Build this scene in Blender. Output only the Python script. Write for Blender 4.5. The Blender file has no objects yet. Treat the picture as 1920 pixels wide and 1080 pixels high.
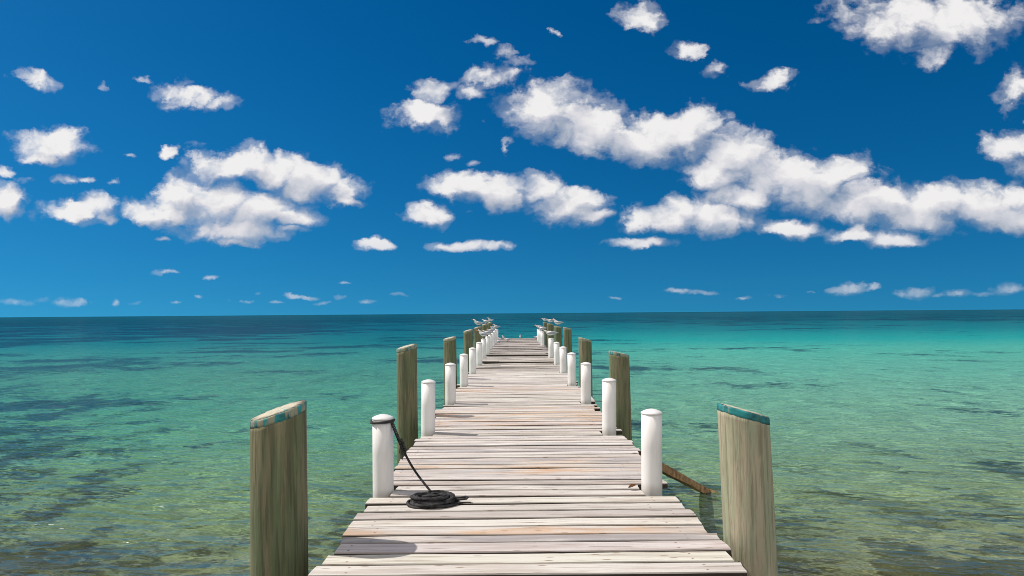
import bpy, bmesh, math, random
from mathutils import Matrix, Vector
R = math.radians
random.seed(7)
S = bpy.context.scene
C = S.collection

# ------------------------------------------------------------------ camera
F = 1280.0                 # focal length in photograph pixels (1920 wide)
VX, VY = 970.0, 587.4      # where the pier vanishes
ROLL = -0.448
H = 1.30                   # eye above the deck (deck top is z = 0)
cd = bpy.data.cameras.new('camera'); cam = bpy.data.objects.new('camera', cd); C.objects.link(cam)
cd.sensor_width = 36; cd.lens = 36*F/1920
cd.shift_x = -(VX-960)/1920; cd.shift_y = (VY-540)/1920
cd.clip_start = 0.05; cd.clip_end = 80000
cam.matrix_world = Matrix.Translation((0, 0, H)) @ Matrix.Rotation(R(90), 4, 'X') @ Matrix.Rotation(R(ROLL), 4, 'Z')
S.camera = cam

# ------------------------------------------------------------------ light and exposure
SUN_EL, SUN_AZ = 49.0, 15.0          # elevation; degrees beyond due left (-X) towards +Y
sd = Vector((-math.cos(R(SUN_EL))*math.cos(R(SUN_AZ)), math.cos(R(SUN_EL))*math.sin(R(SUN_AZ)), math.sin(R(SUN_EL))))
ld = bpy.data.lights.new('sun', 'SUN'); ld.energy = 4.6; ld.angle = R(0.53); ld.color = (1.0, 0.955, 0.89)
sun = bpy.data.objects.new('sun', ld); C.objects.link(sun)
sun.rotation_euler = sd.to_track_quat('Z', 'Y').to_euler()
S.view_settings.view_transform = 'Standard'; S.view_settings.look = 'None'
S.view_settings.exposure = 0.0; S.view_settings.gamma = 1.0
S.render.engine = 'CYCLES'
S.cycles.max_bounces = 6; S.cycles.transparent_max_bounces = 8
S.cycles.use_denoising = True; S.cycles.denoiser = 'OPENIMAGEDENOISE'; S.cycles.denoising_input_passes = 'RGB_ALBEDO_NORMAL'
S.cycles.sample_clamp_indirect = 4.0; S.cycles.sample_clamp_direct = 1.4; S.cycles.filter_width = 0.95

def unroll(px, py):
    a = R(ROLL); dx, dy = px-VX, -(py-VY)
    return dx*math.cos(a)-dy*math.sin(a), dx*math.sin(a)+dy*math.cos(a)
def at_depth(px, py, d):
    u, v = unroll(px, py); return Vector((u*d/F, d, H+v*d/F))
def at_height(px, py, z):
    u, v = unroll(px, py); d = (z-H)*F/v; return Vector((u*d/F, d, z))

# ------------------------------------------------------------------ node helpers
class NT:
    def __init__(s, tree):
        s.t = tree; s.n = tree.nodes; s.l = tree.links
    def new(s, typ, **kw):
        n = s.n.new(typ)
        for k, v in kw.items(): setattr(n, k, v)
        return n
    def put(s, sock, v):
        if hasattr(v, 'is_output'): s.l.new(v, sock)
        elif v is not None: sock.default_value = v
    def m(s, op, a, b=None, c=None, clamp=False):
        n = s.new('ShaderNodeMath', operation=op, use_clamp=clamp)
        for i, v in enumerate((a, b, c)):
            if v is not None: s.put(n.inputs[i], v)
        return n.outputs[0]
    def v(s, op, a, b=None, c=None, scale=None):
        n = s.new('ShaderNodeVectorMath', operation=op)
        for i, v in enumerate((a, b, c)):
            if v is not None: s.put(n.inputs[i], v)
        if scale is not None: s.put(n.inputs['Scale'], scale)
        return n.outputs['Value'] if op in ('DOT_PRODUCT', 'LENGTH', 'DISTANCE') else n.outputs[0]
    def noise(s, vec, scale, detail=4, rough=.5, lac=2, dist=0, color=False, dim='3D'):
        n = s.new('ShaderNodeTexNoise', noise_dimensions=dim); s.put(n.inputs['Vector'], vec)
        for k, v in (('Scale', scale), ('Detail', detail), ('Roughness', rough), ('Lacunarity', lac), ('Distortion', dist)): s.put(n.inputs[k], v)
        return n.outputs['Color' if color else 'Fac']
    def voro(s, vec, scale, detail=0, feature='F1', rough=.5, dim='3D'):
        n = s.new('ShaderNodeTexVoronoi', feature=feature, voronoi_dimensions=dim); s.put(n.inputs['Vector'], vec); s.put(n.inputs['Scale'], scale)
        if 'Detail' in n.inputs: s.put(n.inputs['Detail'], detail); s.put(n.inputs['Roughness'], rough)
        return n.outputs['Distance']
    def ramp(s, fac, stops, interp='LINEAR'):
        n = s.new('ShaderNodeValToRGB'); r = n.color_ramp; r.interpolation = interp
        while len(r.elements) < len(stops): r.elements.new(.5)
        for e, (p, c) in zip(r.elements, stops):
            e.position = p; e.color = (c, c, c, 1) if isinstance(c, (int, float)) else (*c, 1)
        s.put(n.inputs[0], fac); return n.outputs[0]
    def step(s, x, a, b, c=0.0, d=1.0):
        n = s.new('ShaderNodeMapRange', interpolation_type='SMOOTHSTEP')
        for i, v in enumerate((x, a, b, c, d)): s.put(n.inputs[i], v)
        return n.outputs[0]
    def mix(s, f, a, b, blend='MIX'):
        n = s.new('ShaderNodeMix', data_type='RGBA', blend_type=blend)
        s.put(n.inputs[0], f)
        for i, v in ((6, a), (7, b)): s.put(n.inputs[i], (*v, 1) if isinstance(v, tuple) and len(v) == 3 else v)
        return n.outputs[2]
    def xyz(s, x, y, z=0.0):
        n = s.new('ShaderNodeCombineXYZ')
        for i, v in enumerate((x, y, z)): s.put(n.inputs[i], v)
        return n.outputs[0]
    def sep(s, vec):
        n = s.new('ShaderNodeSeparateXYZ'); s.put(n.inputs[0], vec); return n.outputs
    def bump(s, h, strength, dist, normal=None):
        n = s.new('ShaderNodeBump'); s.put(n.inputs['Height'], h); s.put(n.inputs['Strength'], strength); s.put(n.inputs['Distance'], dist)
        if normal is not None: s.put(n.inputs['Normal'], normal)
        return n.outputs[0]
    def attr(s, name, typ='GEOMETRY'):
        return s.new('ShaderNodeAttribute', attribute_name=name, attribute_type=typ)

# ------------------------------------------------------------------ sky with clouds (world)
W = bpy.data.worlds.new('World'); S.world = W; W.use_nodes = True
W.cycles.sampling_method = 'MANUAL'; W.cycles.sample_map_resolution = 512
def build_world():
    T = NT(W.node_tree); T.n.clear()
    out = T.new('ShaderNodeOutputWorld'); bg = T.new('ShaderNodeBackground'); bg.inputs['Strength'].default_value = 0.1
    sky = T.new('ShaderNodeTexSky', sky_type='NISHITA'); sky.sun_disc = False
    sky.sun_elevation = R(SUN_EL)
    sky.sun_rotation = math.atan2(sd.x, sd.y)        # clockwise from +Y
    sky.altitude = 1500; sky.air_density = 1.0; sky.dust_density = 1.0; sky.ozone_density = 4.0
    # a polarising filter darkens and deepens the blue of a clear sky
    hs = T.new('ShaderNodeHueSaturation'); hs.inputs['Saturation'].default_value = 1.40; hs.inputs['Value'].default_value = 0.72
    T.l.new(sky.outputs[0], hs.inputs['Color'])
    skyc = T.v('MULTIPLY', hs.outputs[0], (.34, 1.07, 1.07))
    d = T.new('ShaderNodeTexCoord').outputs['Generated']
    x, y, z = T.sep(d)[0:3]
    # clear, dry air: the pale band at the horizon stays blue
    T.l.new(T.v('NORMALIZE', T.xyz(x, y, T.m('MULTIPLY_ADD', T.m('MAXIMUM', z, 0.0), 0.8, .135))), sky.inputs['Vector'])
    yy = T.m('MAXIMUM', y, 0.08)
    u = T.m('DIVIDE', x, yy); v = T.m('DIVIDE', z, yy)
    k = 1/F
    blobs = []
    def B(px, py, rx, ry, w=1.0):
        a, b = unroll(px, py); blobs.append((a*k, b*k, rx*k, ry*k, w))
    L = '''1040 205 100 60|1115 245 95 55|1185 265 70 40|1255 255 100 58|1312 235 58 48|1385 300 75 50|1450 335 105 58|1375 280 75 52|1500 352 95 60|1335 325 62 46|1640 388 130 46|1425 325 80 55|1210 268 62 46|1400 370 95 30|1550 335 115 48|1650 372 120 45|1750 378 110 46|1720 408 110 28|1860 385 110 52|1905 408 70 34
1235 412 82 28|1340 408 100 34|1285 392 48 30|1205 454 66 14|1490 428 62 24|1600 438 58 20|1685 446 78 22
850 348 64 32|930 358 80 36|1010 352 44 34|1060 385 80 42|1075 362 48 17|1115 407 38 15|798 408 50 22|880 461 76 13|707 458 38 14
795 218 76 32|812 172 48 30 .85|900 142 55 28 .62|960 140 50 26 .55|900 82 34 16 .6|942 98 45 14 .5|985 112 40 18 .4|890 172 44 24 .5|850 288 28 14 .5|888 305 20 14 .6
1208 38 48 40 .72|1295 96 52 19 .68|1345 128 48 24 .42|1450 155 56 22 .6
1590 18 95 32 .6|1690 35 120 60 .95|1790 45 125 62 .95|1755 100 70 30 .7|1885 30 75 50 .55|1908 165 50 48 .75|1900 280 70 36 .85|1920 318 45 24 .7
100 270 82 34|80 292 56 14 .8|62 150 52 25 .6|187 163 18 15 .5|4 180 14 8 .45|325 165 55 28 .65|370 178 66 24 .75|425 192 42 24 .68|268 150 30 12 .45|330 192 30 16 .5
316 287 32 16|440 308 100 42 .95|525 322 95 36|575 340 76 44|640 360 56 38 .85|652 382 40 14
340 368 62 50|405 385 100 50|475 395 105 44|300 398 78 28|440 428 115 30|545 405 78 26 .85|440 453 52 12 .8|545 430 50 10 .7
148 400 76 24|178 388 38 26|195 412 38 14 .8|12 375 38 36|8 322 34 16 .7|42 338 34 13 .5|115 343 40 16 .8|155 342 44 12 .6|222 350 18 9 .55|310 448 22 6 .4|492 448 22 6 .45
318 512 38 5 .5|392 521 20 4 .51|650 530 18 5 .51|30 566 52 11 .51|135 566 52 12 .51|215 567 10 9 .44|430 562 20 9 .4|485 550 16 6 .51|552 554 22 7 .57|580 556 26 6 .54|636 557 17 6 .51|460 565 30 6 .3|740 556 26 5 .41
1265 546 34 7 .54|1315 548 36 6 .57|1460 551 26 6 .47|1515 550 17 5 .45|1600 545 56 17 .5|1692 550 36 9 .51|1725 546 34 14 .55|1785 550 40 10 .53|1885 543 46 15 .55|1150 557 30 5 .4|80 563 22 7 .5|250 568 15 5 .45|330 567 22 5 .45|375 556 15 5 .45|520 566 26 5 .45|600 567 20 4 .42|690 568 22 4 .42|1390 557 20 4 .45|1560 543 28 10 .55|1640 541 24 11 .55|1760 550 22 7 .5|1845 550 26 7 .5|875 402 18 5 .4|1045 48 8 9 .3|915 229 12 8 .35|955 270 12 22 .32|235 283 16 8 .35|1925 230 12 8 .4'''
    for ln in L.replace('\n', '|').split('|'):
        B(*map(float, ln.split()))
    # the cloud field, once here and once a little nearer the sun
    def field(uo, vo, warp=True):
        p = T.xyz(uo, vo)
        sc = T.m('ADD', T.m('MAXIMUM', vo, 0.0), 0.16)                    # clouds look smaller towards the horizon
        q = T.v('MULTIPLY', p, (2.7, 3.5, 0))
        n1 = T.noise(q, 5.0, 5, .60, color=True, dim='2D')
        w = T.v('SUBTRACT', n1, (.5, .5, .5))
        pw = T.v('MULTIPLY_ADD', w, T.v('SCALE', T.xyz(.13, .12, 0), scale=sc), p)
        acc = None
        for (a, b, rx, ry, wt) in blobs:
            r = T.v('MULTIPLY_ADD', pw, (1/rx, 1/ry, 0), (-a/rx, -b/ry, 0))
            r2 = T.v('DOT_PRODUCT', r, r)
            if wt < 1: r2 = T.m('ADD', r2, 1-wt)
            acc = r2 if acc is None else T.m('SMOOTH_MIN', acc, r2, .18)
        puff = T.m('SUBTRACT', .45, T.voro(T.v('MULTIPLY_ADD', w, (.25, .25, 0), q), 9, 2.0, 'SMOOTH_F1', .5, dim='2D'))
        n2 = T.m('SUBTRACT', T.noise(q, 8, 6, .54, dim='2D'), .5)
        f = T.m('MULTIPLY', T.m('SUBTRACT', 1.0, acc), 1.35)
        return f, puff, n2, sc
    f1, p1, n1, sc = field(u, v)
    D = T.m('MULTIPLY_ADD', n1, .8, T.m('MULTIPLY_ADD', p1, 1.0, f1))
    f2, p2, n2, _ = field(T.m('MULTIPLY_ADD', sc, -.05, u), T.m('MULTIPLY_ADD', sc, .075, v))
    df = T.m('MINIMUM', T.m('MAXIMUM', T.m('SUBTRACT', f1, f2), -.8), .6)
    # tops turned to the sun end crisply, bases fray out
    edge = T.m('MULTIPLY_ADD', T.step(df, -.25, .45), -.22, 1.22)
    al = T.m('MAXIMUM', T.step(D, -.20, edge), T.m('MULTIPLY', T.step(T.m('MULTIPLY_ADD', n1, 2.6, D), -.45, .60), .26))
    lit = T.m('MULTIPLY_ADD', df, .95, .53)
    lit = T.m('MULTIPLY_ADD', T.m('SUBTRACT', p1, p2), .34, lit)
    lit = T.m('MULTIPLY_ADD', T.m('SUBTRACT', n1, n2), .22, lit)
    lit = T.m('MULTIPLY_ADD', T.step(D, .3, 1.4), -.10, lit, clamp=True)
    cc = T.ramp(lit, [(0, (.40, .45, .54)), (.3, (.52, .55, .62)), (.6, (.66, .665, .72)), (.85, (.80, .785, .80)), (1, (.89, .875, .87))])
    # low clouds sink into the blue of the horizon air
    far = T.step(v, 0.0, .14)
    al = T.m('MULTIPLY', al, T.m('MULTIPLY_ADD', far, .60, .38))
    bgc = T.new('ShaderNodeBackground'); bgc.inputs['Strength'].default_value = 0.1
    T.l.new(T.mix(al, skyc, T.v('SCALE', cc, scale=10.0)), bgc.inputs['Color'])
    # unseen sky behind the camera and overhead: bright broken cloud added as fill light
    nb = T.noise(T.v('MULTIPLY', d, (1, 1, 1.6)), 2.6, 4, .55)
    back = T.m('MULTIPLY', T.step(nb, .30, .52), T.step(y, .30, -.15))
    back = T.m('MULTIPLY', back, T.step(z, -.05, .05))
    T.l.new(T.mix(back, skyc, (10.5, 10.2, 9.9)), bg.inputs['Color'])
    inside = T.m('MULTIPLY', T.m('GREATER_THAN', y, .30), T.m('MULTIPLY', T.m('GREATER_THAN', z, -.005), T.m('LESS_THAN', v, .62)))
    mx = T.new('ShaderNodeMixShader'); T.put(mx.inputs[0], inside)
    T.l.new(bg.outputs[0], mx.inputs[1]); T.l.new(bgc.outputs[0], mx.inputs[2]); T.l.new(mx.outputs[0], out.inputs[0])
build_world()

# ------------------------------------------------------------------ object helpers
def tag(o, label=None, cat=None, group=None, kind=None):
    for k_, v_ in (('label', label), ('category', cat), ('group', group), ('kind', kind)):
        if v_: o[k_] = v_
    return o
def obj(name, bm, mat, parent=None, smooth=True, loc=None):
    me = bpy.data.meshes.new(name); bm.to_mesh(me); bm.free()
    if smooth: me.polygons.foreach_set('use_smooth', [True]*len(me.polygons))
    for m_ in (mat if isinstance(mat, (list, tuple)) else [mat]): me.materials.append(m_)
    o = bpy.data.objects.new(name, me); C.objects.link(o)
    if parent: o.parent = parent
    if loc: o.location = loc
    return o
def empty(name, loc, rz=0, parent=None):
    o = bpy.data.objects.new(name, None); C.objects.link(o); o.location = loc; o.rotation_euler.z = rz
    o.empty_display_size = .1
    if parent: o.parent = parent
    return o
def material(name):
    m_ = bpy.data.materials.new(name); m_.use_nodes = True
    T = NT(m_.node_tree); T.n.clear()
    out = T.new('ShaderNodeOutputMaterial')
    return m_, T, out
def principled(T, out, base, rough=.6, normal=None, spec=.5, **kw):
    p = T.new('ShaderNodeBsdfPrincipled')
    T.put(p.inputs['Base Color'], (*base, 1) if isinstance(base, tuple) else base)
    T.put(p.inputs['Roughness'], rough); T.put(p.inputs['Specular IOR Level'], spec)
    if normal is not None: T.put(p.inputs['Normal'], normal)
    for k_, v_ in kw.items(): T.put(p.inputs[k_], v_)
    T.l.new(p.outputs[0], out.inputs[0]); return p
def ring_loft(bm, rings, cap=True, mat=0):
    vs = [[bm.verts.new(p) for p in r] for r in rings]
    n = len(vs[0])
    for a, b in zip(vs, vs[1:]):
        for i in range(n):
            f = bm.faces.new((a[i], a[(i+1) % n], b[(i+1) % n], b[i])); f.material_index = mat
    if cap:
        f = bm.faces.new(vs[0][::-1]); f.material_index = mat
        f = bm.faces.new(vs[-1]); f.material_index = mat
    return vs
def circle(cx, cy, z, r, n, a0=0):
    return [Vector((cx+r*math.cos(a0+2*math.pi*i/n), cy+r*math.sin(a0+2*math.pi*i/n), z)) for i in range(n)]
def box(bm, x0, x1, y0, y1, z0, z1):
    vs = [bm.verts.new((x, y, z)) for z in (z0, z1) for y in (y0, y1) for x in (x0, x1)]
    for f in ((0, 2, 3, 1), (4, 5, 7, 6), (0, 1, 5, 4), (2, 6, 7, 3), (0, 4, 6, 2), (1, 3, 7, 5)):
        bm.faces.new([vs[i] for i in f])
def tube(bm, pts, r, n=8, closed=False, rfun=None):
    P = [Vector(p) for p in pts]; m_ = len(P); rings = []
    up = Vector((0, 0, 1)); prev = None
    for i, p in enumerate(P):
        a = P[(i-1) % m_] if closed or i > 0 else p
        b = P[(i+1) % m_] if closed or i < m_-1 else p
        t = (b-a).normalized()
        if prev is None:
            prev = t.cross(up)
            if prev.length < 1e-3: prev = t.cross(Vector((1, 0, 0)))
        s_ = (prev - t*prev.dot(t)).normalized(); w_ = t.cross(s_); prev = s_
        rr = r if rfun is None else rfun(i/(m_-1))
        rings.append([p + rr*(math.cos(2*math.pi*j/n)*s_ + math.sin(2*math.pi*j/n)*w_) for j in range(n)])
    if closed: rings.append(rings[0]); 
    ring_loft(bm, rings, cap=not closed)

# ------------------------------------------------------------------ materials
WATER_Z = -0.90
def log_dist(T, y):       # 0 at 5 m, 1 at 1000 m from the eye's shore line
    return T.m('DIVIDE', T.m('LOGARITHM', T.m('DIVIDE', T.m('MAXIMUM', y, 5.0), 5.0), math.e), math.log(200.0), clamp=True)
def patch_mask(T, pos):
    """share of weed on the sea bed: broad beds, smaller clumps, sandier to the right, weedier far left"""
    x, y, z = T.sep(pos)[0:3]
    c_ = lambda n, g: T.m('MULTIPLY', T.m('SUBTRACT', n, .5), g)
    a = c_(T.noise(T.v('MULTIPLY', pos, (1, .8, 0)), .035, 3, .55), 1.6)
    b = c_(T.noise(T.v('MULTIPLY', pos, (.8, 1.25, 0)), .17, 5, .62), 2.2)
    c = c_(T.noise(T.v('MULTIPLY', pos, (.9, 1.2, 0)), 1.1, 5, .66), 1.7)
    t = log_dist(T, y)
    m_ = T.m('ADD', a, T.m('ADD', b, T.m('MULTIPLY', c, T.step(y, 60, 10, .35, 1.0))))
    sandy = T.m('MULTIPLY', T.step(x, -6, 14), T.m('MULTIPLY', T.step(y, 8, 14), T.step(y, 160, 70)))
    weedy = T.m('MULTIPLY', T.step(x, -12, -50), T.step(y, 34, 60))
    farw = T.step(y, 110, 260)
    near = T.step(y, 13, 6)
    m_ = T.m('MULTIPLY_ADD', sandy, -.19, m_); m_ = T.m('MULTIPLY_ADD', weedy, .24, m_)
    m_ = T.m('MULTIPLY_ADD', farw, .16, m_); m_ = T.m('MULTIPLY_ADD', near, .25, m_)
    return T.step(m_, -.04, .24)

def mat_water():
    m_, T, out = material('sea_water')
    pos = T.new('ShaderNodeNewGeometry').outputs['Position']
    x, y, z = T.sep(pos)[0:3]
    t = log_dist(T, y)
    mp = T.new('ShaderNodeMapping'); mp.inputs['Rotation'].default_value = (0, 0, R(14)); T.l.new(pos, mp.inputs[0])
    q = mp.outputs[0]
    crest = lambda n: T.m('SUBTRACT', 1.0, T.m('ABSOLUTE', T.m('MULTIPLY_ADD', n, 2.0, -1.0)))
    n1 = T.noise(T.v('MULTIPLY', q, (.5, 1.1, 0)), .8, 4, .55, dist=.4)
    n2 = crest(T.noise(T.v('MULTIPLY', q, (.5, 1.15, 0)), 2.1, 2, .5, dist=.5))
    n3 = crest(T.noise(T.v('MULTIPLY', q, (.6, 1.2, 0)), 6.5, 1.5, .5))
    h = T.m('MULTIPLY_ADD', n1, .16, T.m('MULTIPLY_ADD', n2, .080, T.m('MULTIPLY', n3, .012)))
    nb = T.bump(h, 1.0, 1.0)
    # the sea bed is seen shaken by the surface
    wob = T.v('SUBTRACT', T.noise(T.v('MULTIPLY', q, (.6, 1.2, 0)), 3.2, 4, .62, color=True), (.5, .5, .5))
    pw = T.v('MULTIPLY_ADD', wob, (1.5, 3.0, 0), pos)
    weed = patch_mask(T, pw)
    lift = T.step(x, -10, 12)
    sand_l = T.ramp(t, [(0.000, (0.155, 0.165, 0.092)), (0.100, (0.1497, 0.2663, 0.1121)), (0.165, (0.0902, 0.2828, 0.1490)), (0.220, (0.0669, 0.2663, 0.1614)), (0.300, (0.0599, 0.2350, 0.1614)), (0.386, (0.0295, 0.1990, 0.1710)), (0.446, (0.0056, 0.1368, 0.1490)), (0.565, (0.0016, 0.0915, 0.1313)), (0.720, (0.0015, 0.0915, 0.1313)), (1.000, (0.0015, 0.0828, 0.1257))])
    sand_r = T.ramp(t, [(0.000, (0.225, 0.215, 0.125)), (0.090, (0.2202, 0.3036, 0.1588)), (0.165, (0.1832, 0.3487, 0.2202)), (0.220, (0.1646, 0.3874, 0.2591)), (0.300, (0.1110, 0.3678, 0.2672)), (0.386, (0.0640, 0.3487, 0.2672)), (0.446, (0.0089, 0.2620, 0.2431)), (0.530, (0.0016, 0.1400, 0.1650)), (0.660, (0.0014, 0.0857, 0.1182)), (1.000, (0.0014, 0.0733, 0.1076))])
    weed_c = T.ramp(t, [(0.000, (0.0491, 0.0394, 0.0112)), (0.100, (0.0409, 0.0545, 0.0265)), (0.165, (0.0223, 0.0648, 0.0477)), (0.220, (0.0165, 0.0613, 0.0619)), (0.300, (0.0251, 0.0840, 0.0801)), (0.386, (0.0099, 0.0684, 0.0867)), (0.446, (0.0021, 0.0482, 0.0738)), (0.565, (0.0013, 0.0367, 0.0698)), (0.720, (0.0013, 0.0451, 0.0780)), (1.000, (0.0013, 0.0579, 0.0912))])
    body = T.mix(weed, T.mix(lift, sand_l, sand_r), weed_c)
    # shells, stones and sand ripples on the bed, broken up by the moving surface
    fl = T.noise(T.v('MULTIPLY', pw, (.55, 1.0, 0)), 2.2, 6, .68, dist=.3)
    near = T.ramp(t, [(0, 1.0), (.2, .85), (.45, .5), (.7, .25)])
    body = T.mix(T.m('MULTIPLY', near, T.step(fl, .52, .36), clamp=True), body, T.mix(.30, body, (.012, .03, .03)))
    body = T.mix(T.m('MULTIPLY', T.m('MULTIPLY', near, .8), T.step(fl, .52, .68)), body, T.v('ADD', T.v('MULTIPLY', body, (1.55, 1.45, 1.4)), (.012, .016, .006)))
    f2 = T.noise(T.v('MULTIPLY', pw, (.55, .9, 0)), 7.0, 5, .68)
    body = T.mix(T.m('MULTIPLY', near, T.step(f2, .50, .40), clamp=True), body, T.mix(.5, body, (.02, .03, .022)))
    body = T.mix(T.m('MULTIPLY', T.m('MULTIPLY', near, .7), T.step(f2, .53, .64)), body, T.v('ADD', T.v('MULTIPLY', body, (1.7, 1.6, 1.5)), (.022, .020, .006)))
    dif = T.new('ShaderNodeBsdfDiffuse'); T.put(dif.inputs['Color'], body); T.put(dif.inputs['Normal'], T.bump(h, .55, 1.0))
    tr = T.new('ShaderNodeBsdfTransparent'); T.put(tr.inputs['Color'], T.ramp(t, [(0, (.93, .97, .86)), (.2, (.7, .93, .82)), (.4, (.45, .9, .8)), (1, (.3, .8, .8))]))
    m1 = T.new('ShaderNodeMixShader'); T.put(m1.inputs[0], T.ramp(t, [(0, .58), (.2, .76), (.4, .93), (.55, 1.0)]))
    T.l.new(tr.outputs[0], m1.inputs[1]); T.l.new(dif.outputs[0], m1.inputs[2])
    gl = T.new('ShaderNodeBsdfGlossy'); gl.inputs['Roughness'].default_value = .10; T.put(gl.inputs['Normal'], nb)
    T.put(gl.inputs['Color'], (.9, .95, 1, 1))
    fr = T.new('ShaderNodeFresnel'); fr.inputs['IOR'].default_value = 1.33; T.put(fr.inputs['Normal'], nb)
    # seen through a polariser, most of the glare is gone
    m2 = T.new('ShaderNodeMixShader'); T.put(m2.inputs[0], T.m('MULTIPLY', T.m('MINIMUM', fr.outputs[0], .55), T.ramp(t, [(0, .60), (.4, .40), (.7, .22), (1, .2)])))
    T.l.new(m1.outputs[0], m2.inputs[1]); T.l.new(gl.outputs[0], m2.inputs[2])
    T.l.new(m2.outputs[0], out.inputs[0]); return m_
def mat_bed():
    m_, T, out = material('sea_bed_sand')
    pos = T.new('ShaderNodeNewGeometry').outputs['Position']
    wob = T.v('SUBTRACT', T.noise(pos, 2.4, 3, .6, color=True), (.5, .5, .5))
    p = T.v('MULTIPLY_ADD', wob, (.5, .9, 0), pos)
    weed = patch_mask(T, p)
    st = T.voro(p, 3.2, 2.0, 'F1', .6)
    g = T.noise(p, 7, 5, .65)
    sand = T.mix(T.step(st, .15, .6), (.54, .51, .35), (.33, .33, .22))
    grass = T.mix(g, (.075, .075, .04), (.22, .20, .12))
    principled(T, out, T.mix(weed, sand, grass), .9, T.bump(g, .6, .1), .1); return m_
def mat_deck():
    m_, T, out = material('bleached_planks')
    tc = T.new('ShaderNodeTexCoord').outputs['Object']
    x, y, z = T.sep(tc)[0:3]
    rnd = T.attr('plank_tone').outputs['Color']; r1, r2, r3 = T.sep(rnd)[0:3]
    off = T.xyz(T.m('MULTIPLY', r1, 91.0), T.m('MULTIPLY', r2, 57.0), T.m('MULTIPLY', r3, 33.0))
    gp = T.v('ADD', T.v('MULTIPLY', tc, (1.3, 26, 26)), off)
    grain = T.noise(gp, 1.6, 6, .68, dist=.7)
    fine = T.noise(T.v('ADD', T.v('MULTIPLY', tc, (4, 120, 120)), off), 1.0, 4, .6)
    cloud = T.noise(T.v('ADD', T.v('MULTIPLY', tc, (.9, 4, 4)), off), 1.4, 4, .6)
    base = T.ramp(r1, [(0, (.44, .39, .355)), (.25, (.57, .52, .475)), (.5, (.64, .595, .525)), (.75, (.56, .50, .475)), (1, (.70, .655, .60))])
    broad = T.noise(T.v('ADD', T.v('MULTIPLY', tc, (.7, 9, 9)), off), 1.6, 4, .6)
    base = T.mix(T.step(broad, .55, .40), base, T.v('MULTIPLY', base, (.80, .76, .74)))
    # orange-brown resin left in the grain of some planks, grey weathering in others
    warm = T.m('MULTIPLY', T.step(cloud, .42, .72), T.step(r2, .45, .95))
    base = T.mix(T.m('MULTIPLY', warm, .85), base, (.52, .28, .12))
    greyp = T.m('MULTIPLY', T.step(cloud, .56, .40), T.step(r3, .50, .98))
    base = T.mix(T.m('MULTIPLY', greyp, .65), base, (.24, .22, .23))
    base = T.mix(T.m('MULTIPLY', T.step(r3, .3, .0), .16), base, (.42, .46, .30))
    base = T.mix(T.step(grain, .50, .32), base, T.mix(.55, base, (.26, .19, .15)))
    crack = T.step(grain, .385, .33)
    base = T.mix(T.m('MULTIPLY', crack, .8), base, (.13, .09, .07))
    base = T.mix(T.m('MULTIPLY', T.m('SUBTRACT', fine, .5), .5, clamp=True), base, (.72, .69, .66))
    kv = T.voro(T.v('ADD', T.v('MULTIPLY', tc, (3.4, 15, 0)), off), 1.0, dim='2D')
    base = T.mix(T.m('MULTIPLY', T.m('MULTIPLY', T.step(kv, .11, .04), .85), T.step(cloud, .48, .62)), base, (.20, .125, .08))
    ck = T.noise(T.v('ADD', T.v('MULTIPLY', tc, (2.2, 46, 0)), off), 1.0, 2, .5, dim='2D')
    base = T.mix(T.m('MULTIPLY', T.step(ck, .27, .21), .75), base, (.12, .08, .06))
    # nail heads above the three stringers, two to a plank
    cross = T.attr('plank_across').outputs['Fac']
    nl = None
    for nx in (-.90, .92):
        dx = T.m('ADD', T.m('SUBTRACT', x, nx), T.m('MULTIPLY', T.m('SUBTRACT', r1, .5), .16))
        dv = T.m('MULTIPLY', T.m('SUBTRACT', T.m('ABSOLUTE', T.m('SUBTRACT', cross, .5)), .26), .14)
        rr = T.m('SQRT', T.m('ADD', T.m('MULTIPLY', dx, dx), T.m('MULTIPLY', dv, dv)))
        nl = rr if nl is None else T.m('MINIMUM', nl, rr)
    base = T.mix(T.step(nl, .014, .004, 0, .35), base, (.30, .13, .06))
    base = T.mix(T.step(nl, .0055, .004, 0, .8), base, (.10, .06, .045))
    # tops are bleached; sawn sides painted extra dark brown as shade in the gaps
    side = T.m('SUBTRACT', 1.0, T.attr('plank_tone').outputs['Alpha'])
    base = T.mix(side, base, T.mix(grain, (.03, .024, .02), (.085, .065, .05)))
    hgt = T.m('ADD', grain, T.m('MULTIPLY', fine, .35))
    principled(T, out, base, .82, T.bump(hgt, .55, .006), .25); return m_
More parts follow.
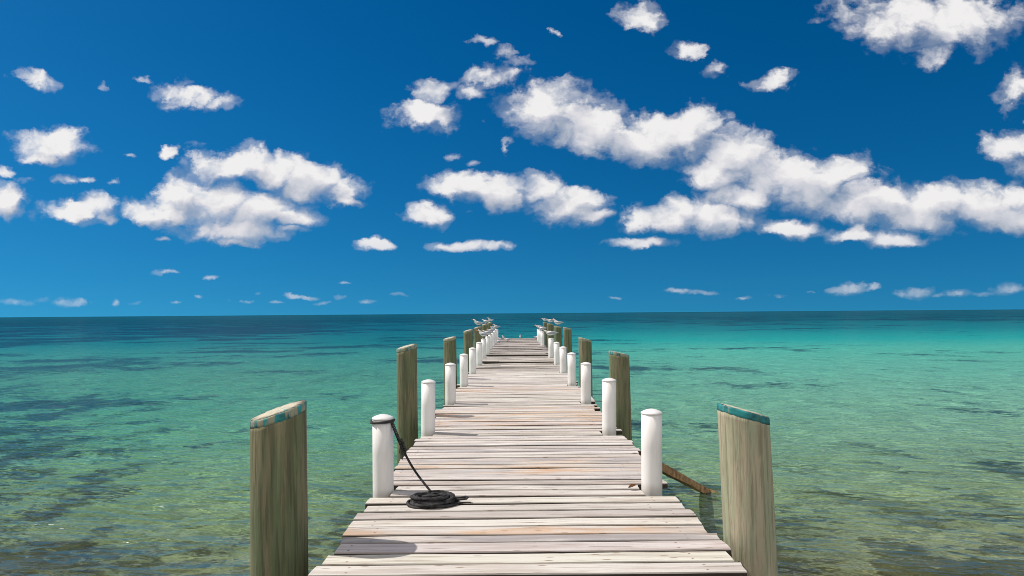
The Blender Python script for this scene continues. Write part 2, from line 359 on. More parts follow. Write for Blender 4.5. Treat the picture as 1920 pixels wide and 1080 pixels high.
def mat_pile(name, lit_c, green_c, dark_c, paint):
    m_, T, out = material(name)
    tc = T.new('ShaderNodeTexCoord').outputs['Object']
    rnd = T.new('ShaderNodeObjectInfo').outputs['Random']
    p = T.v('ADD', tc, T.xyz(T.m('MULTIPLY', rnd, 37.0), 0.0, T.m('MULTIPLY', rnd, 91.0)))
    sp = T.v('MULTIPLY', p, (1, 1, .06))
    g1 = T.noise(sp, 20, 6, .62, dist=.3)
    g2 = T.noise(T.v('MULTIPLY', p, (1, 1, .05)), 48, 4, .6, dist=.3)
    big = T.noise(T.v('MULTIPLY', p, (1, 1, .13)), 14.0, 5, .6)
    c = T.mix(T.step(big, .40, .62), green_c, lit_c)
    c = T.mix(T.m('MULTIPLY', T.step(g1, .50, .38), .7), c, dark_c)
    c = T.mix(T.m('MULTIPLY', T.step(g2, .50, .36), .6), c, tuple(v*.68 for v in dark_c))
    c = T.mix(T.m('MULTIPLY', T.step(g1, .60, .72), .5), c, tuple(min(1, v*1.35) for v in lit_c))
    kn = T.voro(T.v('MULTIPLY', p, (3.2, 3.2, 1.3)), 1.0)
    c = T.mix(T.m('MULTIPLY', T.step(kn, .13, .06), .75), c, (.09, .055, .03))
    # tide stain just above the water
    zz = T.sep(T.new('ShaderNodeNewGeometry').outputs['Position'])[2]
    tide = T.step(T.m('MULTIPLY_ADD', T.m('SUBTRACT', big, .5), .5, zz), -.35, -.72)
    c = T.mix(T.m('MULTIPLY', tide, .7), c, (.05, .06, .03))
    bp = T.bump(T.m('MULTIPLY_ADD', g1, 1.0, T.m('MULTIPLY', g2, .7)), .8, .012)
    principled(T, out, c, .85, bp, .2); return m_
def mat_rim():
    m_, T, out = material('teal_rim_paint')
    tc = T.new('ShaderNodeTexCoord').outputs['Object']
    rnd = T.new('ShaderNodeObjectInfo').outputs['Random']
    p = T.v('ADD', tc, T.xyz(T.m('MULTIPLY', rnd, 17.0), 0.0, 0.0))
    wear = T.attr('wear', 'OBJECT').outputs['Fac']
    n = T.noise(T.v('MULTIPLY', p, (1, 1, .25)), 16, 5, .6)
    n4 = T.noise(T.v('MULTIPLY', p, (1, 1, .12)), 42, 3, .6)
    w = T.step(T.m('ADD', T.m('MULTIPLY_ADD', n4, .45, T.m('MULTIPLY', n, .55)), T.m('MULTIPLY', T.m('SUBTRACT', wear, .5), .5)), .55, .47)
    tone = T.noise(p, 9, 3, .6)
    teal = T.mix(T.step(tone, .35, .65), (.012, .085, .09), (.02, .25, .25))
    wood = T.mix(n, (.17, .17, .11), (.34, .32, .23))
    principled(T, out, T.mix(w, wood, teal), .6, T.bump(n, .7, .01), .35); return m_
def mat_top():
    m_, T, out = material('cut_wood_end')
    tc = T.new('ShaderNodeTexCoord').outputs['Object']
    r = T.v('LENGTH', T.v('MULTIPLY_ADD', tc, (1, 1, 0), (.02, .01, 0)))
    rings = T.m('SINE', T.m('MULTIPLY', r, 420.0))
    n = T.noise(tc, 18, 5, .65)
    c = T.mix(n, (.34, .30, .21), (.66, .60, .48))
    c = T.mix(T.m('MULTIPLY', T.m('MULTIPLY_ADD', rings, .5, .5), .25), c, (.24, .19, .12))
    c = T.mix(T.m('MULTIPLY', T.step(n, .44, .34), .8), c, (.06, .30, .28))
    principled(T, out, c, .85, T.bump(n, .6, .01), .2); return m_
def mat_sleeve():
    m_, T, out = material('white_plastic_sleeve')
    tc = T.new('ShaderNodeTexCoord').outputs['Object']
    rnd = T.new('ShaderNodeObjectInfo').outputs['Random']
    p = T.v('ADD', tc, T.xyz(T.m('MULTIPLY', rnd, 31.0), 0.0, 0.0))
    n = T.noise(T.v('MULTIPLY', p, (1, 1, .25)), 7, 5, .6)
    s_ = T.noise(T.v('MULTIPLY', p, (1, 1, .08)), 30, 4, .6)
    c = T.mix(T.step(n, .45, .70), (.735, .715, .695), (.66, .635, .605))
    c = T.mix(T.m('MULTIPLY', T.step(s_, .60, .72), .35), c, (.50, .46, .40))
    zz = T.sep(tc)[2]
    c = T.mix(T.m('MULTIPLY', T.step(T.m('MULTIPLY_ADD', n, .10, zz), .11, .04), .45), c, (.42, .38, .31))
    principled(T, out, c, .42, T.bump(n, .08, .01), .4); return m_
def mat_rope():
    m_, T, out = material('black_rope_fibre')
    tc = T.new('ShaderNodeTexCoord').outputs['Object']
    n = T.noise(tc, 260, 3, .6); n2 = T.noise(tc, 30, 3, .6)
    c = T.mix(T.step(n2, .35, .65), (.008, .008, .009), (.050, .047, .046))
    principled(T, out, c, .75, T.bump(n, .9, .003), .3); return m_
def mat_simple(name, c0, c1, scale, rough=.7, stretch=(1, 1, 1), bump=.3, spec=.3):
    m_, T, out = material(name)
    tc = T.new('ShaderNodeTexCoord').outputs['Object']
    n = T.noise(T.v('MULTIPLY', tc, stretch), scale, 5, .6)
    principled(T, out, T.mix(T.step(n, .3, .7), c0, c1), rough, T.bump(n, bump, .01), spec); return m_
M = dict(water=mat_water(), bed=mat_bed(), deck=mat_deck(), rim=mat_rim(), top=mat_top(), sleeve=mat_sleeve(), rope=mat_rope(),
    pile_green=mat_pile('green_treated_pine', (.195, .175, .105), (.125, .15, .08), (.095, .097, .056), 1),
    pile_pale=mat_pile('pale_weathered_pine', (.40, .345, .24), (.31, .325, .215), (.25, .21, .145), 1),
    beam=mat_simple('dark_wet_timber', (.10, .08, .055), (.22, .18, .13), 6, .85, (1, .2, 1)),
    board=mat_simple('brown_broken_timber', (.13, .07, .035), (.44, .26, .12), 14, .8, (.12, 1, 1), .8),
    feather_white=mat_simple('white_feathers', (.62, .61, .60), (.78, .77, .76), 30, .8),
    feather_grey=mat_simple('grey_feathers', (.22, .235, .27), (.33, .345, .385), 30, .75),
    feather_black=mat_simple('black_feathers', (.012, .012, .014), (.03, .03, .035), 30, .6),
    bill=mat_simple('orange_bill_horn', (.55, .10, .02), (.70, .20, .03), 40, .45),
    leg=mat_simple('black_leg_skin', (.015, .013, .012), (.03, .026, .024), 60, .6),
    leaf=mat_simple('dry_brown_leaf', (.12, .05, .02), (.26, .12, .05), 40, .8))

# ------------------------------------------------------------------ sea and sea bed
def sheet(name, ys, xs_at, zf, mat, kind='structure'):
    bm = bmesh.new(); rows = []
    for y in ys: rows.append([bm.verts.new((x, y, zf(x, y))) for x in xs_at(y)])
    for a, b in zip(rows, rows[1:]):
        for i in range(len(a)-1): bm.faces.new((a[i], a[i+1], b[i+1], b[i]))
    return tag(obj(name, bm, mat), kind=kind)
xs_far = lambda y: [-60000, -8000, -1500, -300, -60, 0, 60, 300, 1500, 8000, 60000]
sheet('sea', [-30, 0, 20, 60, 200, 800, 3000, 12000, 60000], xs_far, lambda x, y: WATER_Z, M['water'])
def bedz(x, y):
    return WATER_Z - .75 - max(0, y)*.025 if y < 200 else WATER_Z-5.75-(y-200)*.0005
sheet('sea_bed', [-30, 0, 20, 60, 200, 800, 3000, 12000, 60000], xs_far, bedz, M['bed'])

# ------------------------------------------------------------------ pier
END = 35.2
POST_Y = [5.0 + 2.44*k_ for k_ in range(12)]
PILE_Y = [3.95 + 4.88*k_ for k_ in range(7)]
pier = empty('pier', (0, 0, 0))
tag(pier, 'long weathered wooden pier of bleached planks running out over the turquoise sea', 'pier')
def deck(START, STOP, seed):
    bm = bmesh.new(); tone = bm.loops.layers.float_color.new('plank_tone'); acr = bm.verts.layers.float.new('plank_across')
    rng = random.Random(seed)
    y = START
    warm_zone = lambda y: 1 if (5.4 < y < 6.1 or 7.9 < y < 9.4 or 3.95 < y < 4.1 or 11.2 < y < 12) else 0
    while y < STOP:
        w = rng.uniform(.132, .146) if rng.random() > .12 else rng.uniform(.088, .11)
        if y > 4.9: w = rng.uniform(.106, .126)
        gap = rng.uniform(.015, .028)
        if y < 5.2: gap = rng.uniform(.020, .038)
        if y > 14: gap = rng.uniform(.012, .045)
        y0, y1 = y, y+w; y += w+gap
        xl = -1.05 + rng.uniform(-.02, .025); xr = 1.135 + rng.uniform(-.03, .02)
        if y > 9: xl = -1.07+rng.uniform(-.05, .04); xr = 1.10+rng.uniform(-.05, .04)
        if rng.random() < .08: xr -= rng.uniform(.02, .07)
        if rng.random() < .06: xl += rng.uniform(.02, .05)
        if 4.93 < y0 < 5.0 or 4.8 < y0 < 4.93: pass
        for py in POST_Y:                                                  # notched round the posts
            if y1 > py-.082 and y0 < py+.082: xl, xr = -.905+rng.uniform(-.015, .0), .885+rng.uniform(0, .02)
        dz = rng.uniform(-.004, .004) if y < 16 else rng.uniform(-.012, .010)
        tilt = rng.uniform(-.004, .004) if y < 16 else rng.uniform(-.012, .012)
        roll = rng.uniform(-.012, .012) if y < 16 else rng.uniform(-.04, .04)
        th = .040; ch = .004
        r1, r2, r3 = rng.random(), rng.random(), rng.random()
        r2 = rng.uniform(.82, 1) if warm_zone(y0) else r2*.66
        if 4.02 > y0 > 3.75: r3 = rng.uniform(.9, 1)
        if y > 20: r3 = max(r3, rng.uniform(.55, 1)); r1 *= .4
        if 13.0 < y < 14.6: r1 = rng.uniform(.9, 1); r2 = .1; r3 = .5
        n = 15; prev = None; ph = [rng.uniform(0, 6.28) for _ in range(4)]
        sag = rng.uniform(-.003, .003) if y < 16 else rng.uniform(-.012, .006)
        for i in range(n+1):
            s_ = i/n; x = xl+(xr-xl)*s_
            e0 = .0022*math.sin(9*s_+ph[0])+rng.uniform(-.0015, .0015); e1 = .0022*math.sin(8*s_+ph[1])+rng.uniform(-.0015, .0015)
            zc = dz + tilt*(s_-.5)*2 + sag*math.sin(math.pi*s_) + .0012*math.sin(11*s_+ph[2])
            a, b = y0+e0, y1+e1; mid = (a+b)/2
            skew0 = rng.uniform(-.006, .006) if i in (0, n) else 0
            pts = [(a, -th, 0), (a, -ch*1.6, 0.0), (a+ch, 0, .03), (mid, .0008, .5), (b-ch, 0, .97), (b, -ch*1.6, 1.0), (b, -th, 1.0)]
            ring = []
            for (yy, zz, c_) in pts:
                v_ = bm.verts.new((x+skew0*(1 if yy > mid else -1), yy, zc+zz+roll*(yy-mid))); v_[acr] = c_; ring.append(v_)
            if prev:
                m_ = len(ring)
                for j in range(m_):
                    f = bm.faces.new((prev[j], prev[(j+1) % m_], ring[(j+1) % m_], ring[j]))
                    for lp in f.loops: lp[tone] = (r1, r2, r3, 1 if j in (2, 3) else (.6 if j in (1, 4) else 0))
            if i in (0, n):
                f = bm.faces.new(ring if i == 0 else ring[::-1])
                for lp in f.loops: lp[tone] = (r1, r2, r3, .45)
            prev = ring
    bmesh.ops.recalc_face_normals(bm, faces=bm.faces)
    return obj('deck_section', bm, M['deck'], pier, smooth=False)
# rows of planks are gone in two places on the far part
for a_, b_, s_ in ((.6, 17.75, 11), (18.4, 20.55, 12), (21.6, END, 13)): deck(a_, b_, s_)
for sx in (-.88, .03, .92):
    bm = bmesh.new(); box(bm, sx-.03, sx+.03, .5, END-.05, -.25, -.058); obj('stringer', bm, M['beam'], pier, False)
for py in POST_Y:
    bm = bmesh.new(); box(bm, -1.0, 1.03, py+.10, py+.15, -.46, -.254); obj('cross_beam', bm, M['beam'], pier, False)
# loose boards left lying in the gap of the far deck
for (x0, x1, yy) in ((-.85, -.35, 21.15), (-.25, .30, 21.3), (.35, .8, 21.0), (-.8, -.55, 18.1), (.55, .85, 18.15)):
    bm = bmesh.new(); box(bm, x0, x1, yy-.06, yy+.06, -.098, -.060); obj('nailing_block', bm, M['beam'], pier, False)

# ------------------------------------------------------------------ white posts
def make_post():
    root = empty('mooring_post', (0, 0, 0)); n = 40; r = .0755
    bm = bmesh.new()
    ring_loft(bm, [circle(0, 0, -1.9, r, n), circle(0, 0, -.5, r, n), circle(0, 0, .1, r, n), circle(0, 0, .3, r, n), circle(0, 0, .545, r, n)])
    obj('sleeve', bm, M['sleeve'], root)
    bm = bmesh.new()
    ring_loft(bm, [circle(0, 0, .5455, r*1.035, n), circle(0, 0, .5535, r*1.035, n), circle(0, 0, .5585, r*1.0, n), circle(0, 0, .567, r*.80, n),
                   circle(0, 0, .575, r*.52, n), circle(0, 0, .580, r*.25, n), circle(0, 0, .5815, r*.05, n)])
    obj('cap', bm, M['sleeve'], root)
    return root
ORD = ['nearest', 'second', 'third', 'fourth', 'fifth', 'sixth', 'seventh', 'eighth', 'ninth', 'tenth', 'eleventh', 'farthest']
def dup(root, loc, rz=0):
    c = root.copy(); C.objects.link(c); c.location = loc; c.rotation_euler.z = rz
    for ch in list(root.children):
        d = ch.copy(); C.objects.link(d); d.parent = c
        for g in list(ch.children):
            e = g.copy(); C.objects.link(e); e.parent = d
    return c
LPX = {0: 716, 1: 801, 2: 843.5, 3: 869, 4: 885.5, 5: 898, 6: 906.5, 7: 914}
RPX = {0: 1219.5, 1: 1140.5, 2: 1097.5, 3: 1071.5, 4: 1055.5, 5: 1043.5, 6: 1032.5}
post0 = make_post(); first = True; POST = {}
rng = random.Random(5)
for side, px, skip in (('left', LPX, ()), ('right', RPX, (7, 8))):
    for k_, y in enumerate(POST_Y):
        if k_ in skip: continue
        x = (px[k_]-VX)*y/F if k_ in px else (-.975 if side == 'left' else .985)
        z = {('left', 0): -.012, ('right', 0): .012}.get((side, k_), rng.uniform(-.012, .012))
        p = post0 if first else dup(post0, (0, 0, 0)); first = False
        p.location = (x, y, z); p.rotation_euler = (rng.uniform(-.008, .008), rng.uniform(-.012, .008), rng.uniform(0, 6.28))
        POST[(side, k_)] = Vector((x, y, z+.5805))
        if side == 'right' and k_ >= 9: w_ = {9: 'right-hand white post just past the gap in the row near the pier end', 10: 'right-hand white post between two others at the far end', 11: 'farthest white post on the right edge, at the pier end'}[k_]
        elif (side, k_) == ('left', 0): w_ = 'nearest white capped post on the left, ringed by the black rope'
        elif k_ == 11: w_ = 'farthest white post on the left edge, at the pier end'
        else: w_ = f'{ORD[k_]} white capped post from the near end along the {side} pier edge'
        tag(p, w_, 'post', 'white posts along the pier edges')

# ------------------------------------------------------------------ pilings
def make_pile(x, y, zlo, zhi, side, r, mat, wear, lean, seed):
    """round timber whose sawn top slopes down away from the pier"""
    rg = random.Random(seed)
    root = empty('piling', (x, y, 0)); n = 48; base = WATER_Z-.75-.025*y-.4
    amp = [rg.uniform(0, 6.28) for _ in range(5)]
    sgn = 1 if side == 'left' else -1           # top is high on the pier's side
    fy = .10 if side == 'left' else -.03        # slight tip of the cut towards or away from the eye
    def rad(a, z): return r*(1+.018*math.sin(3*a+amp[0]+z*.8)+.012*math.sin(5*a+amp[1]-z*1.3)+.008*math.sin(11*a+amp[2]))*(1-.025*z)
    def cut(a, off=0, jag=0):
        c = sgn*math.cos(a)
        return (zlo+zhi)/2+(zhi-zlo)/2*c + fy*r*math.sin(a) + off
    def pt(a, z, k_=1.0):
        q = rad(a, z)*k_
        return Vector((q*math.cos(a)+lean*(z-.3), q*math.sin(a), z))
    A = [2*math.pi*i/n for i in range(n)]
    zb = [base, -1.5, WATER_Z, -.5, -.2, .1, .3]
    rim = .040 if side == 'left' else .036
    bm = bmesh.new()
    rings = [[pt(a, z) for a in A] for z in zb if z < zlo-rim-.05]
    z0 = [z for z in zb if z < zlo-rim-.05][-1]
    for q in (.2, .4, .6, .8, .93): rings.append([pt(a, z0+(cut(a, -rim)-z0)*q) for a in A])
    rings.append([pt(a, cut(a, -rim)) for a in A])
    ring_loft(bm, rings); obj('shaft', bm, mat, root)
    bm = bmesh.new(); J = [rg.uniform(-.004, .003) for _ in A]
    ring_loft(bm, [[pt(a, cut(a, -rim-.004+j), 1.006) for a, j in zip(A, J)], [pt(a, cut(a, -.030), 1.008) for a in A], [pt(a, cut(a, -.015), 1.008) for a in A],
                   [pt(a, cut(a, -.006+j), 1.006) for a, j in zip(A, J)], [pt(a, cut(a, j*.5), .985) for a, j in zip(A, J)]])
    rb = obj('painted_rim', bm, M['rim'], root); rb['wear'] = wear
    bm = bmesh.new()
    ring_loft(bm, [[pt(a, cut(a, .0012+j*.4), .978) for a, j in zip(A, J)], [pt(a, (cut(a)*.5+(zlo+zhi)/4)+.006+rg.uniform(-.002, .002), .5) for a in A],
                   [pt(a, (cut(a)*.06+(zlo+zhi)/2*.94)+.006, .06) for a in A]])
    obj('sawn_top', bm, M['top'], root)
    return root
# left: px centre, px width at top, y of low edge, y of high edge
PL = [(521.5, 102, 784, 754), (762, 38, 654, 645), (843.5, 24.5, 636, 631), (877.5, 17.5, 621.5, 617.5), (895.5, 14, 615, 611.5), (909, 11.5, 609, 606.5), (918.5, 9, 605.5, 603.8)]
PR = [(1396.5, 94, 782, 755), (1161, 38.5, 666, 657.5), (1097, 24.5, 639, 632), (1063.7, 16.4, 617, 613), (1046, 14, 613.5, 610.7), (1031.5, 11.7, 607.8, 606.7), (1022.2, 8.5, 604.5, 603.7)]
PORD = ['nearest', 'second', 'third', 'fourth', 'fifth', 'sixth', 'farthest']
PILE = {}
for side, tab in (('left', PL), ('right', PR)):
    for k_, (px, w, lo, hi) in enumerate(tab):
        y = PILE_Y[k_]
        hz = VY-(px-VX)*math.tan(R(-ROLL))
        zl, zh = H-(lo-hz)*y/F, H-(hi-hz)*y/F
        x = (px-VX)*y/F; r = w*y/F/2
        mat = M['pile_pale'] if (side == 'right' and k_ == 0) else M['pile_green']
        wear = {('left', 0): .56, ('right', 0): .36, ('right', 1): .52, ('left', 1): .66}.get((side, k_), .76)
        lean = {('right', 0): -.045, ('left', 0): .004, ('right', 1): -.02, ('left', 1): .0}.get((side, k_), -.008)
        p = make_pile(x, y, zl, zh, side, r, mat, wear, lean, 40+k_+(20 if side == 'right' else 0))
        PILE[(side, k_)] = Vector((x, y, (zl+zh)/2))
        if k_ == 0:
            lab = 'thick green-brown timber piling left of the pier in the foreground, slanted teal-rimmed top' if side == 'left' else 'thick pale tan piling right of the pier in the foreground, bright teal-painted rim'
        elif k_ == 6: lab = f'farthest greenish timber piling on the {side} side, at the pier end'
        else: lab = f'{PORD[k_]} slant-topped green timber piling from the near end on the {side} side'
        tag(p, lab, 'piling', 'timber pilings beside the pier')

# ------------------------------------------------------------------ rope on the nearest left post
def rope():
    p0 = POST[('left', 0)]; px, py, pz = p0
    root = empty('mooring_rope', (px, py, 0)); rg = random.Random(3)
    tag(root, 'black mooring rope looped round the nearest left post, its end coiled on the planks', 'rope')
    zt = pz-.047-0.0
    bm = bmesh.new(); rr = .0755+.006
    tube(bm, [(rr*math.cos(a), rr*math.sin(a), zt+.006*math.sin(a+1)-.006*math.cos(a)) for a in [2*math.pi*i/40 for i in range(40)]], .0075, 8, True)
    tube(bm, [((rr+.004)*math.cos(a), (rr+.004)*math.sin(a), zt-.004+.010*math.sin(a+2)) for a in [2*math.pi*i/40 for i in range(40)]], .0065, 8, True)
    obj('loop', bm, M['rope'], root)
    # coil centre from the photograph
    cc = at_height(809, 936, .03); cx, cy = cc.x-px, cc.y-py
    # taut line from the loop to the back of the coil, two strands twisted together
    a = Vector((.076, -.035, zt-.012)); b = at_height(808, 922, .055) - Vector((px, py, 0))
    bm = bmesh.new(); N = 150; L_ = (b-a).length
    d = (b-a).normalized(); s1 = d.cross(Vector((0, 0, 1))).normalized(); s2 = d.cross(s1)
    for ph in (0, 2.094, 4.189):
        pts = []
        for i in range(N+1):
            t = i/N; c = a.lerp(b, t); c.z -= .075*math.sin(math.pi*t)*(1-.4*t)
            an = ph+t*L_*2*math.pi/.045
            q = .0044 if t > .3 else .0085
            pts.append(c+q*(math.cos(an)*s1+math.sin(an)*s2))
        tube(bm, pts, .0047, 6)
    obj('line', bm, M['rope'], root)
    # splice with frayed tails a third of the way down
    bm = bmesh.new(); k0 = a.lerp(b, .26); k0.z -= .035
    for j in range(7):
        an = rg.uniform(0, 6.28); e = k0+Vector((rg.uniform(-.025, .012), rg.uniform(-.03, .01), rg.uniform(-.11, -.05)))
        s = k0+Vector((rg.uniform(-.008, .008), rg.uniform(-.008, .008), rg.uniform(-.01, .03)))
        tube(bm, [s, s.lerp(e, .5)+Vector((.006*math.cos(an), .006*math.sin(an), .004)), e], .004, 6, rfun=lambda t: .0045*(1-.7*t))
    tube(bm, [k0+Vector((-.006, -.004, .05)), k0+Vector((.018, -.012, .0)), k0+Vector((.030, -.01, -.03)), k0+Vector((.016, 0, -.055))], .007, 8)
    obj('splice', bm, M['rope'], root)
    bm = bmesh.new()
    turns = 0
    for layer, (ra, rb, cnt, zz) in enumerate(((.05, .165, 6, .010), (.05, .162, 6, .024), (.05, .15, 5, .038), (.04, .125, 4, .049))):
        for j in range(cnt):
            r0 = ra+(rb-ra)*(j+.5)/cnt+rg.uniform(-.006, .006)
            ox, oy = rg.uniform(-.028, .028), rg.uniform(-.016, .016); ph = rg.uniform(0, 6.28); e = rg.uniform(.88, 1.10)
            pts = []
            for i in range(44):
                an = 2*math.pi*i/44
                q = r0*(1+.035*math.sin(2*an+ph)+.02*math.sin(5*an+2*ph))
                pts.append((cx+ox+q*1.0*math.cos(an)*e, cy+oy+q*.80*math.sin(an)/e, zz+.010*math.sin(an+ph)+rg.uniform(-.0012, .0012)))
            tube(bm, pts, .0100, 8, True)
    # a few crossing turns over the top that bind the hank, and the eye of the free end
    for j in range(10):
        an0 = rg.uniform(0, 6.28); span = rg.uniform(1.2, 2.4)
        pts = []
        for i in range(13):
            t = i/12; an = an0+span*t; q = .158-.12*math.sin(math.pi*t)+.012*math.sin(3*an)
            pts.append((cx+q*math.cos(an), cy+.82*q*math.sin(an), 0.036+.026*math.sin(math.pi*t)))
    tube(bm, pts, .0105, 7)
    obj('coil', bm, M['rope'], root)
    bm = bmesh.new(); ex, ey = cx+.155, cy+.02
    tube(bm, [(ex-.06, ey-.02, .035), (ex, ey, .030), (ex+.045, ey+.014, .030), (ex+.075, ey+.022, .034), (ex+.092, ey+.012, .032), (ex+.085, ey-.006, .028), (ex+.055, ey-.008, .026), (ex+.01, ey-.02, .024)], .008, 8)
    tube(bm, [(ex+.0, ey-.05, .012), (ex+.05, ey-.04, .010), (ex+.09, ey-.03, .009), (ex+.115, ey-.028, .009)], .006, 8, rfun=lambda t: .0075*(1-.5*t))
    obj('rope_end', bm, M['rope'], root)
rope()

# ------------------------------------------------------------------ broken board hanging from the right edge into the water
def hanging_board():
    a = at_depth(1190, 850, 6.75); b = at_height(1322, 921, WATER_Z); e = at_height(1405, 946, WATER_Z-.10)
    d = (b-a).normalized(); root = empty('broken_board', a)
    tag(root, 'brown broken board slanting from the right pier edge down into the water', 'board')
    side = d.cross(Vector((0, 0, 1))).normalized(); up = side.cross(d)
    rg = random.Random(9); bm = bmesh.new(); rings = []; N = 18
    for i in range(N+1):
        t = i/N; c = a.lerp(b, t/.6) if t < .6 else b.lerp(e, (t-.6)/.4)
        w = .042*(1-.35*max(0, t-.35)/.65)+rg.uniform(-.006, .006); h = .042*(1-.5*max(0, t-.4)/.6)+rg.uniform(-.006, .006)
        c = c-a
        rings.append([c+side*w*sx+up*(h*sy+rg.uniform(-.004, .004)) for sx, sy in ((-1, -1), (-1.05, 0), (-1, 1), (0, 1.1), (1, 1), (1.05, 0), (1, -1), (0, -1))])
    ring_loft(bm, rings); bmesh.ops.recalc_face_normals(bm, faces=bm.faces)
    obj('plank', bm, M['board'], root, smooth=False)
hanging_board()
def leaf():
    c = at_height(1186, 917, .008); bm = bmesh.new()
    n = 9; mid = []; l_ = []; r_ = []
    for i in range(n+1):
        t = i/n; w = .018*math.sin(math.pi*t)**.8+.0005; z = .012+.016*t*t
        for lst, k_, dz in ((l_, -1, .010), (mid, 0, 0), (r_, 1, .014)): lst.append(bm.verts.new((.075*(t-.5), k_*w, z+dz*(w/.018))))
    for i in range(n):
        bm.faces.new((l_[i], mid[i], mid[i+1], l_[i+1])); bm.faces.new((mid[i], r_[i], r_[i+1], mid[i+1]))
    bmesh.ops.solidify(bm, geom=bm.faces[:], thickness=.0015)
    o = obj('dry_leaf', bm, M['leaf']); o.location = c; o.rotation_euler = (0, 0, R(25))
    tag(o, 'small curled brown leaf on the planks beside the nearest right post', 'leaf')
leaf()

# ------------------------------------------------------------------ terns
def make_tern(pose):
    """head towards -X; stands at the origin"""
    root = empty('tern', (0, 0, 0)); n = 14
    sit = pose == 'sit'
    lift = -.052 if sit else 0.0
    up = {'tall': .030, 'low': -.022, 'sit': -.015}[pose]
    # spine: x, z, half width, half height
    sp = [(.140, .100, .004, .003), (.115, .103, .016, .010), (.080, .104, .032, .027), (.04, .103, .045, .046), (-.01, .107, .052, .055),
          (-.055, .121+up*.3, .048, .052), (-.085, .141+up*.6, .035, .041), (-.103, .165+up, .025, .027), (-.115, .184+up, .024, .025), (-.130, .190+up, .024, .023), (-.146, .188+up, .018, .017), (-.156, .186+up, .008, .008)]
    rings = []
    for i, (x, z, w, h) in enumerate(sp):
        a = sp[max(0, i-1)]; b = sp[min(len(sp)-1, i+1)]
        t = Vector((b[0]-a[0], 0, b[1]-a[1])).normalized(); u_ = Vector((0, 1, 0)); v_ = t.cross(u_)
        rings.append([Vector((x, 0, z+lift))+u_*w*math.cos(2*math.pi*j/n)+v_*h*math.sin(2*math.pi*j/n) for j in range(n)])
    bm = bmesh.new(); ring_loft(bm, rings); bmesh.ops.recalc_face_normals(bm, faces=bm.faces)
    body = obj('body', bm, M['feather_white'], root)
    # folded wings: shells hugging the flanks, tips crossing above the tail
    for s in (-1, 1):
        bm = bmesh.new(); rows = []
        for i in range(11):
            t = i/10; x = -.074+.265*t
            w = .056*(1-t)**.55*(.75+.25*min(1, t*6)) + .004; z0 = .118-.012*t+up*.3*max(0, 1-3*t); hh = .056*math.sin(math.pi*min(1, .12+.88*(1-t)))**.7*(1-.55*t)+.003
            row = []
            for j in range(6):
                f = j/5; an = R(82-120*f*(1-.35*t))
                row.append(Vector((x-.018*f*(1-t), s*(w*math.cos(an)+.002+.004*(1-t)), z0+lift+hh*math.sin(an)*.98)))
            rows.append(row)
        vs = [[bm.verts.new(p) for p in r_] for r_ in rows]
        for p_, q_ in zip(vs, vs[1:]):
            for j in range(5): bm.faces.new((p_[j], p_[j+1], q_[j+1], q_[j]))
        bmesh.ops.recalc_face_normals(bm, faces=bm.faces); bmesh.ops.solidify(bm, geom=bm.faces[:], thickness=.004)
        obj('wing', bm, M['feather_grey'], root)
    bm = bmesh.new(); hx, hz = -.122, .190+up+lift
    cap = [(-.153, .006, .004), (-.143, .012, .014), (-.128, .018, .0205), (-.112, .017, .0225), (-.097, .012, .018), (-.086, .006, .006)]
    ring_loft(bm, [[Vector((x, w*math.cos(2*math.pi*j/10), hz+.0035+(h*math.sin(2*math.pi*j/10) if math.sin(2*math.pi*j/10) > 0 else .3*h*math.sin(2*math.pi*j/10))+.003)) for j in range(10)] for (x, w, h) in cap])
    bmesh.ops.recalc_face_normals(bm, faces=bm.faces)
    obj('crest', bm, M['feather_black'], root)
    bm = bmesh.new(); bz = .186+up+lift
    ring_loft(bm, [[Vector((x, w*math.cos(2*math.pi*j/8), bz-dz+h*math.sin(2*math.pi*j/8))) for j in range(8)] for (x, w, h, dz) in ((-.152, .008, .010, 0), (-.175, .006, .008, .001), (-.200, .004, .005, .004), (-.218, .001, .0015, .008))])
    obj('bill', bm, M['bill'], root)
    if not sit:
        for s in (-1, 1):
            bm = bmesh.new(); tube(bm, [(.005, s*.016, .070), (.010, s*.017, .038), (.0, s*.018, .004)], .004, 6)
            tube(bm, [(.010, s*.018, .004), (-.022, s*.020, .0035)], .0045, 6)
            tube(bm, [(.0, s*.018, .0035), (-.018, s*.034, .0035)], .0035, 6)
            obj('leg', bm, M['leg'], root)
    return root
protos = {p: make_tern(p) for p in ('tall', 'low', 'sit')}; used = set()
def tern(pose, loc, yaw, label, s=1.0):
    o = protos[pose] if pose not in used else dup(protos[pose], loc); used.add(pose)
    o.location = loc; o.rotation_euler.z = R(yaw); o.scale = (s*.92, s*.92, s*.92)
    tag(o, label, 'tern', 'terns resting at the far end of the pier')
def pile_top(side, k_, dx=0.0): p = PILE[(side, k_)]; return Vector((p.x+dx, p.y, p.z+.004))
P_ = POST
tern('tall', pile_top('left', 4, .02)+Vector((0, 0, .004)), 4, 'upright tern on the fifth left piling, nearest of the birds on the pilings', 1.22)
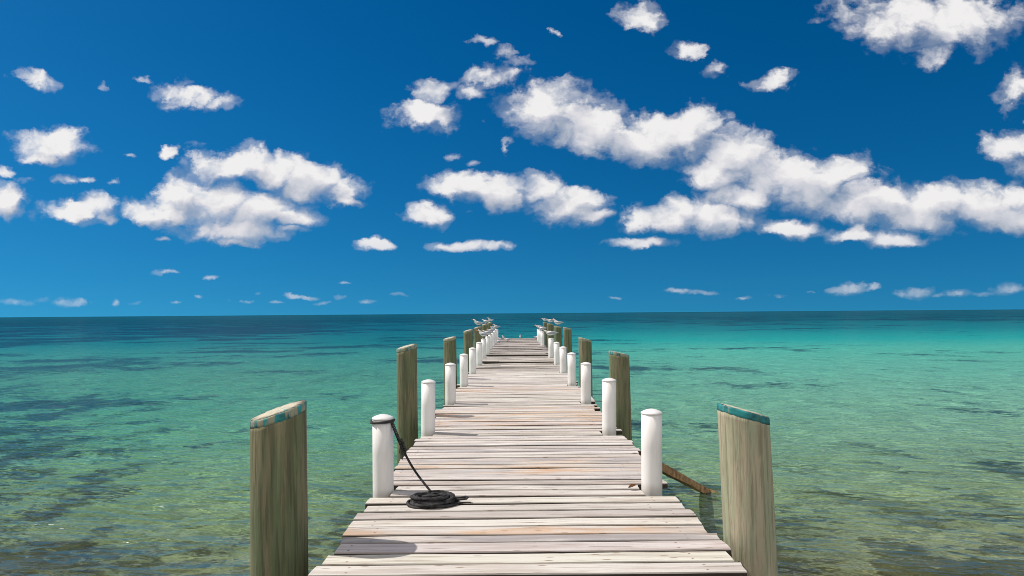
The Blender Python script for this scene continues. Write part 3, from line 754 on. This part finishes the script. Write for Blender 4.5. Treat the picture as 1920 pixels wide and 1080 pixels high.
tern('low', pile_top('left', 5, .06), -8, 'tern on the sixth left piling, its tail overlapping the bird behind', 1.15)
tern('tall', pile_top('left', 6, .03), 20, 'tern on the farthest left piling, highest bird of the left side', 1.1)
tern('tall', P_[('left', 6)], -4, 'tern with raised head on the seventh left white post, nearest of the post birds', 1.18)
tern('low', P_[('left', 7)], 8, 'low crouching tern on the eighth left white post', 1.12)
tern('low', P_[('left', 8)], 42, 'tern on the ninth left white post, turned half towards the viewer', 1.05)
tern('tall', P_[('left', 9)], 55, 'tern on the tenth left white post, showing its breast', 1.02)
tern('low', P_[('left', 10)], 30, 'tern on the left white post next before the farthest one', 1.0)
tern('tall', P_[('left', 11)], 6, 'tern on the farthest left white post, alone against the sea', 1.1)
tern('low', P_[('right', 6)], -3, 'long low tern on the seventh right white post, in front of a piling', 1.3)
tern('low', P_[('right', 9)], -10, 'front tern of three on the right white posts at the pier end', 1.15)
tern('low', P_[('right', 10)], 12, 'middle tern of three on the right white posts at the pier end', 1.1)
tern('low', P_[('right', 11)], 0, 'rear tern of three on the right white posts at the pier end', 1.1)
tern('tall', pile_top('right', 4, .0), -6, 'upright tern on the fifth right piling, its tail pointing out to sea', 1.22)
tern('low', pile_top('right', 5, .02), 6, 'tern on the sixth right piling, between two other birds', 1.22)
tern('low', pile_top('right', 6, .0), 0, 'tern on the farthest right piling', 1.15)
D_ = lambda px, y: Vector(((px-VX)*y/F, y, .004))
tern('sit', D_(934.5, 30.0), 20, 'sitting tern at the left deck edge, nearest of the huddle on the planks', 1.1)
tern('sit', D_(938.5, 33.0), 35, 'sitting tern in the huddle on the planks, beside the left posts', 1.1)
tern('tall', D_(944, 33.5), 60, 'tern standing upright in the middle of the huddle on the planks', 1.05)
tern('low', D_(951, 31.0), 10, 'standing tern at the right of the huddle on the planks', 1.05)
tern('tall', D_(975, 34.95), 90, 'lone tern standing at the middle of the pier end', .95)
tern('tall', D_(1005, 34.4), 165, 'small tern on the deck end beside the farthest right post', .9)
